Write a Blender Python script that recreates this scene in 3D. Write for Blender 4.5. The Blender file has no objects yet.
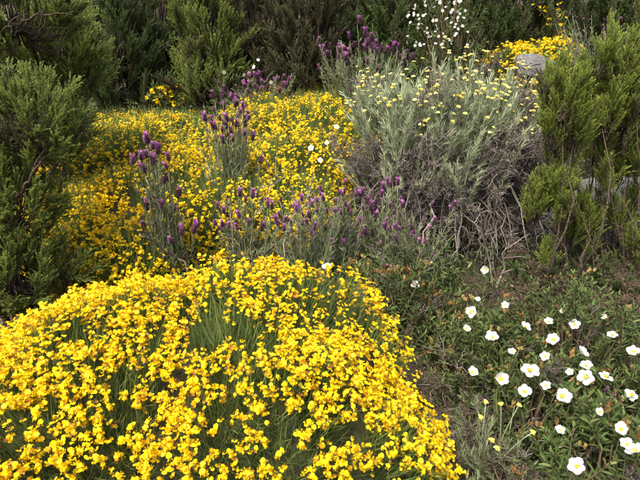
import bpy, math, random
import numpy as np
from mathutils import Matrix, Vector, Quaternion

# ------------------------------------------------------------------ setup
SC = bpy.context.scene
COL = SC.collection
rng = np.random.default_rng(11)
random.seed(11)
S = 0.5                       # layout is worked out in half metres; every top-level object is scaled to metres
PITCH = math.radians(22.0)
F = 512.0 / 640.0             # focal length over picture width
CAM = np.array([0.0, 0.0, 1.5])

cam_d = bpy.data.cameras.new('camera')
cam = bpy.data.objects.new('camera', cam_d)
COL.objects.link(cam)
cam.location = CAM * S
cam.rotation_euler = (math.pi / 2 - PITCH, 0, 0)
cam_d.sensor_width = 36
cam_d.lens = 36 * F
cam_d.clip_start = 0.02
cam_d.clip_end = 2000
SC.camera = cam

SUN_EL, SUN_AZ = math.radians(60), math.radians(-140)     # azimuth from +Y towards +X
world = bpy.data.worlds.new('World')
SC.world = world
world.use_nodes = True
nt = world.node_tree
sky = nt.nodes.new('ShaderNodeTexSky')
sky.sky_type = 'NISHITA'
sky.sun_disc = False
sky.sun_elevation = SUN_EL
sky.sun_rotation = SUN_AZ
sky.air_density = 1.0
sky.dust_density = 7.0
nt.links.new(sky.outputs[0], nt.nodes['Background'].inputs[0])
nt.nodes['Background'].inputs[1].default_value = 0.15
sun_d = bpy.data.lights.new('sun', 'SUN')
sun_d.energy = 2.2
sun_d.angle = math.radians(14)
sun_d.color = (1.0, 0.95, 0.86)
sun = bpy.data.objects.new('sun', sun_d)
COL.objects.link(sun)
sdir = Vector((math.sin(SUN_AZ) * math.cos(SUN_EL), math.cos(SUN_AZ) * math.cos(SUN_EL), math.sin(SUN_EL)))
sun.rotation_euler = sdir.to_track_quat('Z', 'Y').to_euler()
sun.location = sdir * 20
vs = SC.view_settings
vs.view_transform = 'Standard'
vs.look = 'None'
vs.exposure = 1.28
vs.gamma = 1.0
SC.cycles.max_bounces = 4
SC.cycles.diffuse_bounces = 3
SC.cycles.use_adaptive_sampling = True
SC.cycles.adaptive_threshold = 0.02
SC.cycles.transparent_max_bounces = 4

# ------------------------------------------------------------------ maths helpers
def nrm(a):
    a = np.asarray(a, float)
    return a / np.maximum(np.linalg.norm(a, axis=-1, keepdims=True), 1e-9)

def ray(u, v):                # a pixel of the 640x480 photograph as a direction in the place
    x = (u - 320) / 512.0; y = (240 - v) / 512.0
    c, s = math.cos(PITCH), math.sin(PITCH)
    return np.array([x, c + y * s, -s + y * c])

def at(u, v, Y):
    d = ray(u, v)
    return CAM + d * (Y / d[1])

def px(n, Y):                 # picture pixels to layout length at distance Y
    return n * Y * 1.03 / 512.0

def gz(x, y):
    x = np.asarray(x, float); y = np.asarray(y, float)
    k = 3.0
    base = 0.27 * np.log1p(np.exp(np.clip(k * (y - 1.8), -40, 40))) / k
    far = np.maximum(base - 12, 0)
    base = np.where(base > 12, 12 + 8 * (1 - np.exp(-far / 8)), base)
    return base + 0.025 * np.sin(2.1 * x + 1.3 * y) + 0.02 * np.sin(5.3 * x - 3.1 * y + 1) + 0.03 * np.sin(0.9 * x + 2)

def hit(u, v, h):
    d = ray(u, v)
    for t in np.arange(0.6, 9, 0.01):
        p = CAM + d * t
        if p[2] <= gz(p[0], p[1]) + h:
            return p
    return CAM + d * 9

_nw = rng.normal(size=(3, 8, 3)); _np = rng.uniform(0, 6.28, (3, 8))
def noise(p, scale, seed=0):  # smooth value about -1..1
    p = np.asarray(p, float) * scale
    s = np.zeros(p.shape[:-1])
    for j in range(8):
        s += np.sin(p @ _nw[seed % 3, j] * (1 + 0.13 * seed) + _np[seed % 3, j] + seed)
    return s / 3.2

def frames(d, spin=None, ax=2):
    """rotation matrices whose axis AX is d"""
    d = nrm(d); n = len(d)
    ref = np.where(np.abs(d[:, 2:3]) > 0.95, np.array([[1.0, 0, 0]]), np.array([[0, 0, 1.0]]))
    a = nrm(np.cross(ref, d)); b = np.cross(d, a)
    if spin is None: spin = rng.uniform(0, 2 * math.pi, n)
    c, s = np.cos(spin)[:, None], np.sin(spin)[:, None]
    X = a * c + b * s; Y = np.cross(d, X)
    if ax == 2:
        return np.stack([X, Y, d], axis=2)
    return np.stack([Y, d, X], axis=2)      # y column is d

class P:                      # a piece of triangle geometry
    def __init__(s, v, t, tone=None, mat=None):
        s.v = np.asarray(v, float).reshape(-1, 3); s.t = np.asarray(t, int).reshape(-1, 3)
        s.tone = np.full(len(s.v), 0.5) if tone is None else np.broadcast_to(np.asarray(tone, float), (len(s.v),)).copy()
        s.m = np.zeros(len(s.t), int) if mat is None else np.broadcast_to(np.asarray(mat, int), (len(s.t),)).copy()

def join(ps):
    vs_, ts, to, ms, o = [], [], [], [], 0
    for p in ps:
        vs_.append(p.v); ts.append(p.t + o); to.append(p.tone); ms.append(p.m); o += len(p.v)
    return P(np.concatenate(vs_), np.concatenate(ts), np.concatenate(to), np.concatenate(ms))

def place(p, R, T, sc=1.0, dt=0.0):
    """N copies of a piece as one piece"""
    T = np.asarray(T, float).reshape(-1, 3); n = len(T)
    sc = np.broadcast_to(np.asarray(sc, float), (n,)); dt = np.broadcast_to(np.asarray(dt, float), (n,))
    v = np.einsum('nij,kj->nki', R, p.v) * sc[:, None, None] + T[:, None]
    t = p.t[None] + (np.arange(n) * len(p.v))[:, None, None]
    return P(v.reshape(-1, 3), t.reshape(-1, 3), (p.tone[None] + dt[:, None]).reshape(-1), np.tile(p.m, n))

def tube(pts, r, k=5, tone=0.5, mat=0, cap=True):
    pts = np.asarray(pts, float); n = len(pts)
    r = np.broadcast_to(np.asarray(r, float), (n,))
    tg = nrm(np.gradient(pts, axis=0))
    ref = np.array([0.31, 0.17, 0.93]) if abs(tg[0] @ np.array([0.31, 0.17, 0.93])) < 0.9 else np.array([1.0, 0, 0])
    a = nrm(np.cross(tg, ref)); b = np.cross(tg, a)
    th = np.arange(k) * 2 * math.pi / k
    v = pts[:, None] + r[:, None, None] * (a[:, None] * np.cos(th)[None, :, None] + b[:, None] * np.sin(th)[None, :, None])
    i = np.arange(n - 1)[:, None] * k; j = np.arange(k)[None]; j2 = (j + 1) % k
    q = np.stack([i + j, i + j2, i + k + j2, i + k + j], -1).reshape(-1, 4)
    t = np.concatenate([q[:, [0, 1, 2]], q[:, [0, 2, 3]]])
    if cap:
        t = np.concatenate([t, [[(n - 1) * k, (n - 1) * k + x, (n - 1) * k + x + 1] for x in range(1, k - 1)]])
    return P(v.reshape(-1, 3), t, tone, mat)

def grid(fn, nu, nv, tone=0.5, mat=0):
    u, v = np.meshgrid(np.linspace(-1, 1, nu), np.linspace(0, 1, nv))
    pts = np.stack(fn(u.ravel(), v.ravel()), -1)
    t = []
    for j in range(nv - 1):
        for i in range(nu - 1):
            a = j * nu + i
            t += [[a, a + 1, a + nu + 1], [a, a + nu + 1, a + nu]]
    return P(pts, t, tone, mat)

def curve(p0, p1, bow, n=6, wob=0.0):
    p0 = np.asarray(p0, float); p1 = np.asarray(p1, float)
    s = np.linspace(0, 1, n)[:, None]
    c = p0 * (1 - s) + p1 * s + np.asarray(bow, float) * 4 * s * (1 - s)
    if wob:
        w = rng.normal(0, wob, (n, 3)); w[0] = 0
        c = c + w
    return c

def ball(r=1.0, n=6, m=4, squash=1.0, rough=0.0):
    v = [[0, 0, -r * squash]]
    for j in range(1, m):
        a = -math.pi / 2 + math.pi * j / m
        for i in range(n):
            b = 2 * math.pi * (i + 0.5 * (j % 2)) / n
            k = r * (1 + rough * rng.normal())
            v.append([k * math.cos(a) * math.cos(b), k * math.cos(a) * math.sin(b), k * math.sin(a) * squash])
    v.append([0, 0, r * squash])
    t = []
    for i in range(n):
        t.append([0, 1 + (i + 1) % n, 1 + i])
        for j in range(m - 2):
            a = 1 + j * n + i; b = 1 + j * n + (i + 1) % n
            t += [[a, b, b + n], [a, b + n, a + n]]
        t.append([len(v) - 1, 1 + (m - 2) * n + i, 1 + (m - 2) * n + (i + 1) % n])
    return P(v, t)

# ------------------------------------------------------------------ objects
TRIS = 0
def mesh(p, mats, smooth=False, name='m'):
    me = bpy.data.meshes.new(name)
    global TRIS
    TRIS += len(p.t)
    nt_ = len(p.t)
    me.vertices.add(len(p.v)); me.vertices.foreach_set('co', p.v.astype(np.float32).ravel())
    me.loops.add(nt_ * 3); me.loops.foreach_set('vertex_index', p.t.astype(np.int32).ravel())
    me.polygons.add(nt_); me.polygons.foreach_set('loop_start', (np.arange(nt_) * 3).astype(np.int32))
    for m in (mats if isinstance(mats, (list, tuple)) else [mats]): me.materials.append(m)
    me.polygons.foreach_set('material_index', p.m.astype(np.int32))
    at_ = me.attributes.new('tone', 'FLOAT', 'POINT'); at_.data.foreach_set('value', p.tone.astype(np.float32))
    me.update(calc_edges=True)
    if smooth: me.polygons.foreach_set('use_smooth', np.ones(nt_, bool))
    return me

def thing(name, label, cat, base, group=None):
    o = bpy.data.objects.new(name, None); COL.objects.link(o)
    o.empty_display_size = 0.1
    o.location = np.asarray(base, float) * S; o.scale = (S, S, S)
    o['label'] = label; o['category'] = cat
    if group: o['group'] = group
    return o

def top(name, me, base=(0, 0, 0), label=None, cat=None, group=None, kind=None):
    o = bpy.data.objects.new(name, me); COL.objects.link(o)
    o.location = np.asarray(base, float) * S; o.scale = (S, S, S)
    if label: o['label'] = label
    if cat: o['category'] = cat
    if group: o['group'] = group
    if kind: o['kind'] = kind
    return o

def part(name, me, parent, loc=(0, 0, 0), R=None, sc=1.0, kind=None):
    o = bpy.data.objects.new(name, me); COL.objects.link(o)
    o.parent = parent; o.location = tuple(float(c) for c in loc)
    if R is not None:
        o.rotation_mode = 'QUATERNION'; o.rotation_quaternion = Matrix(R.tolist()).to_quaternion()
    o.scale = (sc, sc, sc)
    if kind: o['kind'] = kind
    return o

# ------------------------------------------------------------------ materials
def material(name, stops, transl=0.0, rough=0.6, spec=0.25, jit=0.25, nscale=0.0, namp=0.0, bump=0.0, bscale=200, ttint=None):
    m = bpy.data.materials.new(name); m.use_nodes = True
    n, l = m.node_tree.nodes, m.node_tree.links
    bs = n['Principled BSDF']; out = n['Material Output']
    at_ = n.new('ShaderNodeAttribute'); at_.attribute_name = 'tone'
    fac = at_.outputs['Fac']
    def add(a, b_sock, mul, off):
        q = n.new('ShaderNodeMath'); q.operation = 'MULTIPLY_ADD'
        l.new(b_sock, q.inputs[0]); q.inputs[1].default_value = mul; q.inputs[2].default_value = off
        r = n.new('ShaderNodeMath'); r.operation = 'ADD'
        l.new(a, r.inputs[0]); l.new(q.outputs[0], r.inputs[1])
        return r.outputs[0]
    if jit:
        oi = n.new('ShaderNodeObjectInfo'); fac = add(fac, oi.outputs['Random'], jit, -jit / 2)
    if namp:
        tc = n.new('ShaderNodeTexCoord')
        nz = n.new('ShaderNodeTexNoise'); nz.inputs['Scale'].default_value = nscale; nz.inputs['Detail'].default_value = 5
        l.new(tc.outputs['Object'], nz.inputs['Vector'])
        fac = add(fac, nz.outputs['Fac'], 2 * namp, -namp)
    cr = n.new('ShaderNodeValToRGB'); l.new(fac, cr.inputs[0])
    el = cr.color_ramp.elements
    while len(el) < len(stops): el.new(0.5)
    for e, (p, c) in zip(el, stops):
        e.position = p; e.color = (*c, 1)
    l.new(cr.outputs[0], bs.inputs['Base Color'])
    bs.inputs['Roughness'].default_value = rough
    bs.inputs['Specular IOR Level'].default_value = spec
    if bump:
        tc2 = n.new('ShaderNodeTexCoord')
        nz2 = n.new('ShaderNodeTexNoise'); nz2.inputs['Scale'].default_value = bscale; nz2.inputs['Detail'].default_value = 6
        l.new(tc2.outputs['Object'], nz2.inputs['Vector'])
        bp = n.new('ShaderNodeBump'); bp.inputs['Strength'].default_value = bump; bp.inputs['Distance'].default_value = 0.02
        l.new(nz2.outputs['Fac'], bp.inputs['Height']); l.new(bp.outputs[0], bs.inputs['Normal'])
    if transl:
        tr = n.new('ShaderNodeBsdfTranslucent')
        if ttint:
            mx = n.new('ShaderNodeMix'); mx.data_type = 'RGBA'; mx.blend_type = 'MULTIPLY'; mx.inputs[0].default_value = 1
            l.new(cr.outputs[0], mx.inputs[6]); mx.inputs[7].default_value = (*ttint, 1); l.new(mx.outputs[2], tr.inputs[0])
        else:
            l.new(cr.outputs[0], tr.inputs[0])
        ms = n.new('ShaderNodeMixShader'); ms.inputs[0].default_value = transl
        l.new(bs.outputs[0], ms.inputs[1]); l.new(tr.outputs[0], ms.inputs[2]); l.new(ms.outputs[0], out.inputs[0])
    return m

M = {}
M['genista'] = material('genista_green', [(0, (0.2, 0.17, 0.07)), (0.25, (0.06, 0.085, 0.025)), (0.6, (0.095, 0.14, 0.034)), (1, (0.18, 0.24, 0.06))], 0.32, 0.5, 0.3, 0)
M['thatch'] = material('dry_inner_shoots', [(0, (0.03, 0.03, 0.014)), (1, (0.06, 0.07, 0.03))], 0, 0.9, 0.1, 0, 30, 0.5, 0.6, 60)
M['yellow'] = material('yellow_petal', [(0, (0.42, 0.24, 0.06)), (0.1, (0.66, 0.3, 0.01)), (0.4, (0.82, 0.46, 0.004)), (0.7, (0.88, 0.58, 0.005)), (1, (0.92, 0.69, 0.015))], 0.35, 0.5, 0.2, 0.25)
M['calyx'] = material('green_calyx', [(0, (0.08, 0.1, 0.02)), (1, (0.2, 0.24, 0.04))], 0.1, 0.6, 0.2, 0)
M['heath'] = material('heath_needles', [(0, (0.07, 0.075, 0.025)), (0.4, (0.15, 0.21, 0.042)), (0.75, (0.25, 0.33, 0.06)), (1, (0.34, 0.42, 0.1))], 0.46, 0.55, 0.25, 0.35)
M['heath_dark'] = material('dark_heath_needles', [(0, (0.035, 0.045, 0.018)), (0.45, (0.06, 0.105, 0.028)), (0.8, (0.1, 0.165, 0.04)), (1, (0.15, 0.22, 0.058))], 0.25, 0.6, 0.2, 0.35)
M['heath_olive'] = material('olive_heath_needles', [(0, (0.04, 0.036, 0.02)), (0.45, (0.066, 0.07, 0.03)), (0.8, (0.105, 0.11, 0.045)), (1, (0.15, 0.15, 0.07))], 0.25, 0.6, 0.2, 0.35)
M['heath_bright'] = material('bright_heath_needles', [(0, (0.1, 0.105, 0.025)), (0.4, (0.175, 0.24, 0.034)), (0.75, (0.275, 0.36, 0.05)), (1, (0.38, 0.46, 0.09))], 0.45, 0.5, 0.25, 0.3)
M['bark'] = material('heath_bark', [(0, (0.05, 0.038, 0.028)), (1, (0.13, 0.1, 0.075))], 0, 0.9, 0.1, 0.2, 30, 0.4, 0.6, 90)
M['dead'] = material('grey_dead_wood', [(0, (0.055, 0.043, 0.034)), (0.5, (0.12, 0.1, 0.085)), (1, (0.33, 0.295, 0.25))], 0, 0.85, 0.1, 0.4, 40, 0.25, 0.5, 120)
M['deadleaf'] = material('dry_grey_leaf', [(0, (0.055, 0.044, 0.04)), (0.5, (0.11, 0.093, 0.085)), (1, (0.23, 0.205, 0.19))], 0.15, 0.85, 0.1, 0.35)
M['silver'] = material('silver_leaf', [(0, (0.14, 0.15, 0.09)), (0.45, (0.25, 0.29, 0.17)), (0.8, (0.36, 0.41, 0.25)), (1, (0.48, 0.52, 0.36))], 0.22, 0.75, 0.1, 0.35)
M['button'] = material('pale_yellow_button', [(0, (0.5, 0.38, 0.08)), (0.5, (0.74, 0.6, 0.12)), (1, (0.84, 0.78, 0.42))], 0.1, 0.7, 0.1, 0.5)
M['lavleaf'] = material('lavender_leaf', [(0, (0.1, 0.105, 0.055)), (0.5, (0.16, 0.185, 0.095)), (1, (0.26, 0.29, 0.17))], 0.2, 0.7, 0.15, 0.3)
M['lavhead'] = material('lavender_head', [(0, (0.08, 0.035, 0.055)), (0.5, (0.16, 0.075, 0.13)), (1, (0.27, 0.16, 0.22))], 0.1, 0.7, 0.1, 0.4)
M['bract'] = material('violet_bract', [(0, (0.2, 0.045, 0.17)), (0.5, (0.37, 0.11, 0.32)), (1, (0.54, 0.26, 0.5))], 0.4, 0.6, 0.1, 0.5)
M['cisleaf'] = material('rockrose_leaf', [(0, (0.035, 0.04, 0.015)), (0.4, (0.05, 0.078, 0.022)), (0.8, (0.095, 0.14, 0.04)), (1, (0.18, 0.21, 0.08))], 0.28, 0.65, 0.15, 0.4)
M['cisstem'] = material('rockrose_twig', [(0, (0.06, 0.04, 0.025)), (1, (0.16, 0.12, 0.07))], 0, 0.8, 0.1, 0.2)
M['white'] = material('white_petal', [(0, (0.7, 0.68, 0.5)), (0.2, (0.6, 0.59, 0.54)), (1, (0.64, 0.64, 0.61))], 0.35, 0.6, 0.15, 0, 90, 0.05, 0.15, 70)
M['stamen'] = material('yellow_stamen', [(0, (0.7, 0.36, 0.01)), (1, (0.9, 0.62, 0.03))], 0.15, 0.6, 0.1, 0.2)
M['bud'] = material('russet_bud', [(0, (0.17, 0.08, 0.03)), (0.5, (0.29, 0.18, 0.06)), (1, (0.36, 0.32, 0.12))], 0.2, 0.7, 0.1, 0.7)
M['grass'] = material('grass_blade', [(0, (0.22, 0.17, 0.09)), (0.3, (0.14, 0.13, 0.05)), (0.5, (0.06, 0.1, 0.025)), (1, (0.1, 0.16, 0.035))], 0.25, 0.6, 0.2, 0)
M['litter'] = material('dry_litter', [(0, (0.05, 0.035, 0.022)), (0.6, (0.13, 0.095, 0.06)), (1, (0.26, 0.21, 0.15))], 0.05, 0.9, 0.1, 0)

def rock_material():
    m = bpy.data.materials.new('granite'); m.use_nodes = True
    n, l = m.node_tree.nodes, m.node_tree.links; bs = n['Principled BSDF']
    tc = n.new('ShaderNodeTexCoord')
    def nz(sc, det):
        a = n.new('ShaderNodeTexNoise'); a.inputs['Scale'].default_value = sc; a.inputs['Detail'].default_value = det
        l.new(tc.outputs['Object'], a.inputs['Vector']); return a
    a, b, g = nz(5, 8), nz(14, 5), nz(160, 3)
    cr = n.new('ShaderNodeValToRGB'); l.new(a.outputs['Fac'], cr.inputs[0])
    cr.color_ramp.elements[0].position = 0.3; cr.color_ramp.elements[0].color = (0.09, 0.085, 0.08, 1)
    cr.color_ramp.elements[1].position = 0.7; cr.color_ramp.elements[1].color = (0.21, 0.2, 0.185, 1)
    c2 = n.new('ShaderNodeValToRGB'); l.new(b.outputs['Fac'], c2.inputs[0])
    c2.color_ramp.elements[0].position = 0.56; c2.color_ramp.elements[0].color = (0, 0, 0, 1)
    c2.color_ramp.elements[1].position = 0.66; c2.color_ramp.elements[1].color = (0.75, 0.75, 0.75, 1)
    mx = n.new('ShaderNodeMix'); mx.data_type = 'RGBA'; l.new(c2.outputs[0], mx.inputs[0]); l.new(cr.outputs[0], mx.inputs[6]); mx.inputs[7].default_value = (0.12, 0.12, 0.085, 1)
    m3 = n.new('ShaderNodeMix'); m3.data_type = 'RGBA'; m3.blend_type = 'OVERLAY'; m3.inputs[0].default_value = 0.5
    l.new(mx.outputs[2], m3.inputs[6]); l.new(g.outputs['Color'], m3.inputs[7]); 
    hs = n.new('ShaderNodeHueSaturation'); hs.inputs['Saturation'].default_value = 0.6; l.new(m3.outputs[2], hs.inputs['Color'])
    l.new(hs.outputs[0], bs.inputs['Base Color']); bs.inputs['Roughness'].default_value = 0.9
    bp = n.new('ShaderNodeBump'); bp.inputs['Strength'].default_value = 1.0; bp.inputs['Distance'].default_value = 0.05
    l.new(nz(30, 8).outputs['Fac'], bp.inputs['Height']); l.new(bp.outputs[0], bs.inputs['Normal'])
    return m
M['rock'] = rock_material()

def ground_material():
    m = bpy.data.materials.new('hillside_soil'); m.use_nodes = True
    n, l = m.node_tree.nodes, m.node_tree.links; bs = n['Principled BSDF']
    tc = n.new('ShaderNodeTexCoord')
    def nz(sc, det):
        a = n.new('ShaderNodeTexNoise'); a.inputs['Scale'].default_value = sc; a.inputs['Detail'].default_value = det
        l.new(tc.outputs['Object'], a.inputs['Vector']); return a
    a, b = nz(3, 8), nz(40, 6)
    mx0 = n.new('ShaderNodeMath'); mx0.operation = 'MULTIPLY_ADD'; l.new(b.outputs['Fac'], mx0.inputs[0]); mx0.inputs[1].default_value = 0.6
    q = n.new('ShaderNodeMath'); q.operation = 'MULTIPLY'; l.new(a.outputs['Fac'], q.inputs[0]); q.inputs[1].default_value = 0.5
    l.new(q.outputs[0], mx0.inputs[2])
    cr = n.new('ShaderNodeValToRGB'); l.new(mx0.outputs[0], cr.inputs[0])
    el = cr.color_ramp.elements
    el.new(0.5)
    for e, (p, c) in zip(el, [(0.38, (0.03, 0.022, 0.014)), (0.55, (0.065, 0.05, 0.03)), (0.75, (0.11, 0.095, 0.05))]):
        e.position = p; e.color = (*c, 1)
    l.new(cr.outputs[0], bs.inputs['Base Color']); bs.inputs['Roughness'].default_value = 0.95
    bp = n.new('ShaderNodeBump'); bp.inputs['Strength'].default_value = 0.9; bp.inputs['Distance'].default_value = 0.04
    l.new(b.outputs['Fac'], bp.inputs['Height']); l.new(bp.outputs[0], bs.inputs['Normal'])
    return m
M['soil'] = ground_material()

# ------------------------------------------------------------------ the hillside
xs = np.concatenate([[-600, -200, -80, -40, -20, -12, -8], np.linspace(-6, 6, 121), [8, 12, 20, 40, 80, 200, 600]])
ys = np.concatenate([[-600, -200, -60, -20, -8, -4, -2], np.linspace(-1, 9, 101), [10, 12, 15, 20, 28, 40, 60, 90, 140, 250, 600]])
X, Y = np.meshgrid(xs, ys)
Z = gz(X, Y) + 0.012 * noise(np.stack([X, Y, X * 0], -1), 9, 1) * (np.abs(X) < 7) * (np.abs(Y) < 9)
nx = len(xs); tt = []
for j in range(len(ys) - 1):
    i = np.arange(nx - 1) + j * nx
    tt.append(np.stack([i, i + 1, i + nx + 1], -1)); tt.append(np.stack([i, i + nx + 1, i + nx], -1))
top('ground', mesh(P(np.stack([X, Y, Z], -1).reshape(-1, 3), np.concatenate(tt)), M['soil'], True), kind='structure')

# ------------------------------------------------------------------ boulders
def boulder(name, label, c, r, seed, flat=0.0):
    p = ball(1.0, 72, 48)
    d = nrm(p.v)
    rs = np.random.default_rng(seed)
    k = np.ones(len(d))
    for _ in range(11):                     # chop flat faces
        nn = nrm(rs.normal(size=3)); h = rs.uniform(0.38, 0.8)
        dn = d @ nn
        k = np.where(dn > 1e-3, np.minimum(k, h / np.maximum(dn, 1e-3)), k)
    k *= 1 + 0.03 * noise(d, 4, seed) + 0.014 * noise(d, 13, seed + 1) + 0.008 * noise(d, 37, seed + 2)
    v = d * k[:, None] * np.asarray(r)
    base = np.array([c[0], c[1], gz(c[0], c[1])])
    v = v + (np.asarray(c) - base)
    return top(name, mesh(P(v, p.t), M['rock'], False), base, label, 'rock')

c = at(541, 70, 4.3)
boulder('boulder', 'small grey granite boulder in front of the far yellow cushion', c, (0.24, 0.28, 0.17), 3)
c = at(612, 250, 2.95)
boulder('boulder', 'large pale boulder behind the bare stems of the bright green heath', c, (0.85, 0.42, 0.46), 5)

# ------------------------------------------------------------------ heath plumes
def sprig(L, n, nl, nw, bend=0.15, ang=0.65, mat=0, tone0=0.15, tone1=0.85, k=3, r=0.0016, woodmat=1):
    s = np.linspace(0, 1, 5)
    b = rng.normal(0, bend, 2) * L
    ax = np.stack([b[0] * s ** 2, b[1] * s ** 2, L * s], -1)
    tu = tube(ax, np.linspace(r, r * 0.5, 5), k, 0.4, woodmat)
    q = np.sort(rng.uniform(0.04, 1.0, n)); phi = np.arange(n) * 2.39996 + rng.normal(0, 0.3, n)
    p = np.stack([b[0] * q ** 2, b[1] * q ** 2, L * q], -1)
    a = ang * (1 - 0.45 * q) * rng.uniform(0.75, 1.25, n)
    d = np.stack([np.cos(phi) * np.sin(a) + 2 * b[0] / L * q, np.sin(phi) * np.sin(a) + 2 * b[1] / L * q, np.cos(a)], -1)
    leaf = P([[0, 0, 0], [-0.5, 0, 0.45], [0.5, 0, 0.45], [0, 0.1, 1]], [[0, 2, 1], [1, 2, 3]], 0, mat)
    leaf.v[:, 0] *= nw / nl
    sc = nl * rng.uniform(0.75, 1.2, n) * (1 - 0.35 * q)
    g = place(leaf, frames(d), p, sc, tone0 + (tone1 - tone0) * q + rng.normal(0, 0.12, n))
    return join([tu, g])

def plume(L=0.22, ns=24, nn=46, spread=0.6, nl=0.014, nw=0.0036):
    s = np.linspace(0, 1, 6); b = rng.normal(0, 0.12, 2) * L
    ps = [tube(np.stack([b[0] * s ** 2, b[1] * s ** 2, L * 0.75 * s], -1), np.linspace(0.003, 0.0012, 6), 4, 0.4, 1)]
    for i in range(ns):
        q = 0.1 + 0.9 * (i + rng.uniform()) / ns
        phi = i * 2.4 + rng.normal(0, 0.4)
        a = spread * rng.uniform(0.6, 1.25) * (1 - 0.6 * q)
        d = np.array([[math.cos(phi) * math.sin(a), math.sin(phi) * math.sin(a), math.cos(a)]])
        l_ = L * rng.uniform(0.28, 0.48) * (1.1 - 0.35 * q)
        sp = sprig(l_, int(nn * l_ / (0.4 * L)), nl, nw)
        # tips curve upward
        ps.append(place(sp, frames(d), [[b[0] * q * q, b[1] * q * q, L * 0.75 * q]]))
    return join(ps)

PL = [plume(0.22, int(rng.integers(20, 27)), 46, rng.uniform(0.55, 0.8)) for _ in range(7)]
PLU = [plume(0.24, int(rng.integers(20, 26)), 46, rng.uniform(0.3, 0.5), 0.015, 0.0045) for _ in range(6)]
PLM = {}
def plume_meshes(mat):
    if mat not in PLM:
        PLM[mat] = [mesh(p, [M[mat], M['bark']], False, 'plume') for p in (PLU if mat != 'heath' else PL[:3] + PLU)]
    return PLM[mat]

def shell(n, lo=0.5, hi=1.0):
    d = nrm(rng.normal(size=(n, 3)))
    return d, lo + (hi - lo) * rng.uniform(size=n) ** 0.6

def heath(label, base, lobes, mat, psc=1.0, upw=0.9, nst=3, group=None, name='tree_heath', low=-0.75, stem_r=0.02, lo=0.6):
    """lobes: centre, radii, number of plumes"""
    base = np.asarray(base, float)
    root = thing(name, label, 'heath', base, group)
    tw = []
    for c, r, n in lobes:
        c = np.asarray(c, float); r = np.asarray(r, float)
        for s_ in range(max(1, nst)):
            foot = base + np.array([rng.normal(0, 0.05), rng.normal(0, 0.05), -0.03])
            end = c + rng.normal(0, 0.3, 3) * r
            cv = curve(foot, end, rng.normal(0, 0.08, 3) * np.array([1, 1, 0.3]), 9, 0.016)
            rr = stem_r * rng.uniform(0.7, 1.1)
            part('stem', mesh(tube(cv - base, np.linspace(rr, rr * 0.35, 9), 6), M['bark'], True), root)
        d, q = shell(n, lo)
        d[:, 2] = np.where(d[:, 2] < low, -d[:, 2], d[:, 2])
        pos = c + d * r * q[:, None]
        dr = nrm(d * 0.55 + np.array([0, 0, upw]) + rng.normal(0, 0.22, (n, 3)))
        sc = psc * rng.uniform(0.75, 1.2, n)
        pos = pos - dr * (0.1 * sc)[:, None]
        pos[:, 2] = np.maximum(pos[:, 2], gz(pos[:, 0], pos[:, 1]) + 0.03)
        R = frames(dr); ms = plume_meshes(mat)
        for i in range(n):
            if rng.uniform() < 0.06: ms_ = plume_meshes('heath_olive')
            else: ms_ = ms
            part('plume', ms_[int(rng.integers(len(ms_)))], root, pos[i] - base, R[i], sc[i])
            st = c + (pos[i] - c) * 0.15 - np.array([0, 0, 0.25 * r[2]])
            cv = curve(st, pos[i], [0, 0, -0.04 * psc], 5, 0.006 * psc)
            tw.append(tube(cv - base, np.linspace(0.006, 0.003, 5) * psc, 3, 0.3))
    part('twigs', mesh(join(tw), M['bark'], True), root, kind='stuff')
    return root

def foot(u, Y):
    p = at(u, 200, Y); return np.array([p[0], Y, gz(p[0], Y)])

def lobe(u, v, Y, ru, rv, n, ry=None):
    return (at(u, v, Y), (px(ru, Y), ry or px(ru, Y), px(rv, Y)), n)

heath('low green heath shrub with sparse needles overlapping the flowering cushions', foot(5, 2.15),
      [lobe(25, 130, 2.25, 55, 44, 120), lobe(8, 205, 2.15, 46, 46, 85), lobe(10, 280, 2.0, 46, 38, 100), lobe(62, 270, 2.15, 18, 22, 14)], 'heath', 0.85, 0.8, 2)
heath('feathery green heath rising behind the low sparse heath', foot(22, 3.2), [lobe(58, 62, 3.2, 40, 44, 140), lobe(20, 90, 3.1, 40, 40, 60), lobe(46, 118, 3.0, 36, 28, 50)], 'heath', 1.0)
heath('tall heath with bare grey boughs showing through its top', foot(-10, 2.7), [lobe(15, 18, 2.7, 48, 32, 80), lobe(-45, 60, 2.6, 50, 60, 50)], 'heath', 0.95)
G1 = 'dark heaths forming the thicket behind the yellow cushions'
def hd(label, u, v, Y, ru, rv, n, mat, sc):
    heath(label, foot(u, Y), [lobe(u, v, Y, ru, rv, n), lobe(u, min(v + rv * 0.75, 104), Y - 0.15, ru * 0.95, rv * 0.45, n // 3)], mat, sc, 1.1, 2, group=G1, lo=0.6)
hd('dark green heath beside the feathery green heath', 118, 45, 4.9, 34, 58, 100, 'heath_dark', 1.6)
hd('dark green heath above the small yellow broom sprig', 162, 28, 5.4, 36, 62, 100, 'heath_dark', 1.7)
hd('fresh green bushy heath standing out of the dark thicket', 206, 45, 4.9, 30, 52, 110, 'heath', 1.5)
hd('dull olive heath between the fresh green heath and the back lavender', 255, 35, 5.3, 34, 62, 100, 'heath_olive', 1.7)
hd('olive brown heath of upright plumes behind the yellow cushion', 303, 38, 5.1, 34, 58, 110, 'heath_olive', 1.6)
hd('dark heath of upright plumes behind the violet lavender clump', 350, 20, 5.6, 34, 62, 100, 'heath_dark', 1.8)
hd('dark heath next to the bush full of white flowers', 393, 12, 5.5, 28, 60, 90, 'heath_dark', 1.7)
hd('dark rounded heath behind the far yellow cushion', 487, 8, 6.0, 36, 42, 90, 'heath_dark', 1.7)
hd('dark heath behind the grey pink lavender on the slope', 625, 0, 6.2, 44, 44, 90, 'heath_dark', 1.7)
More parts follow.
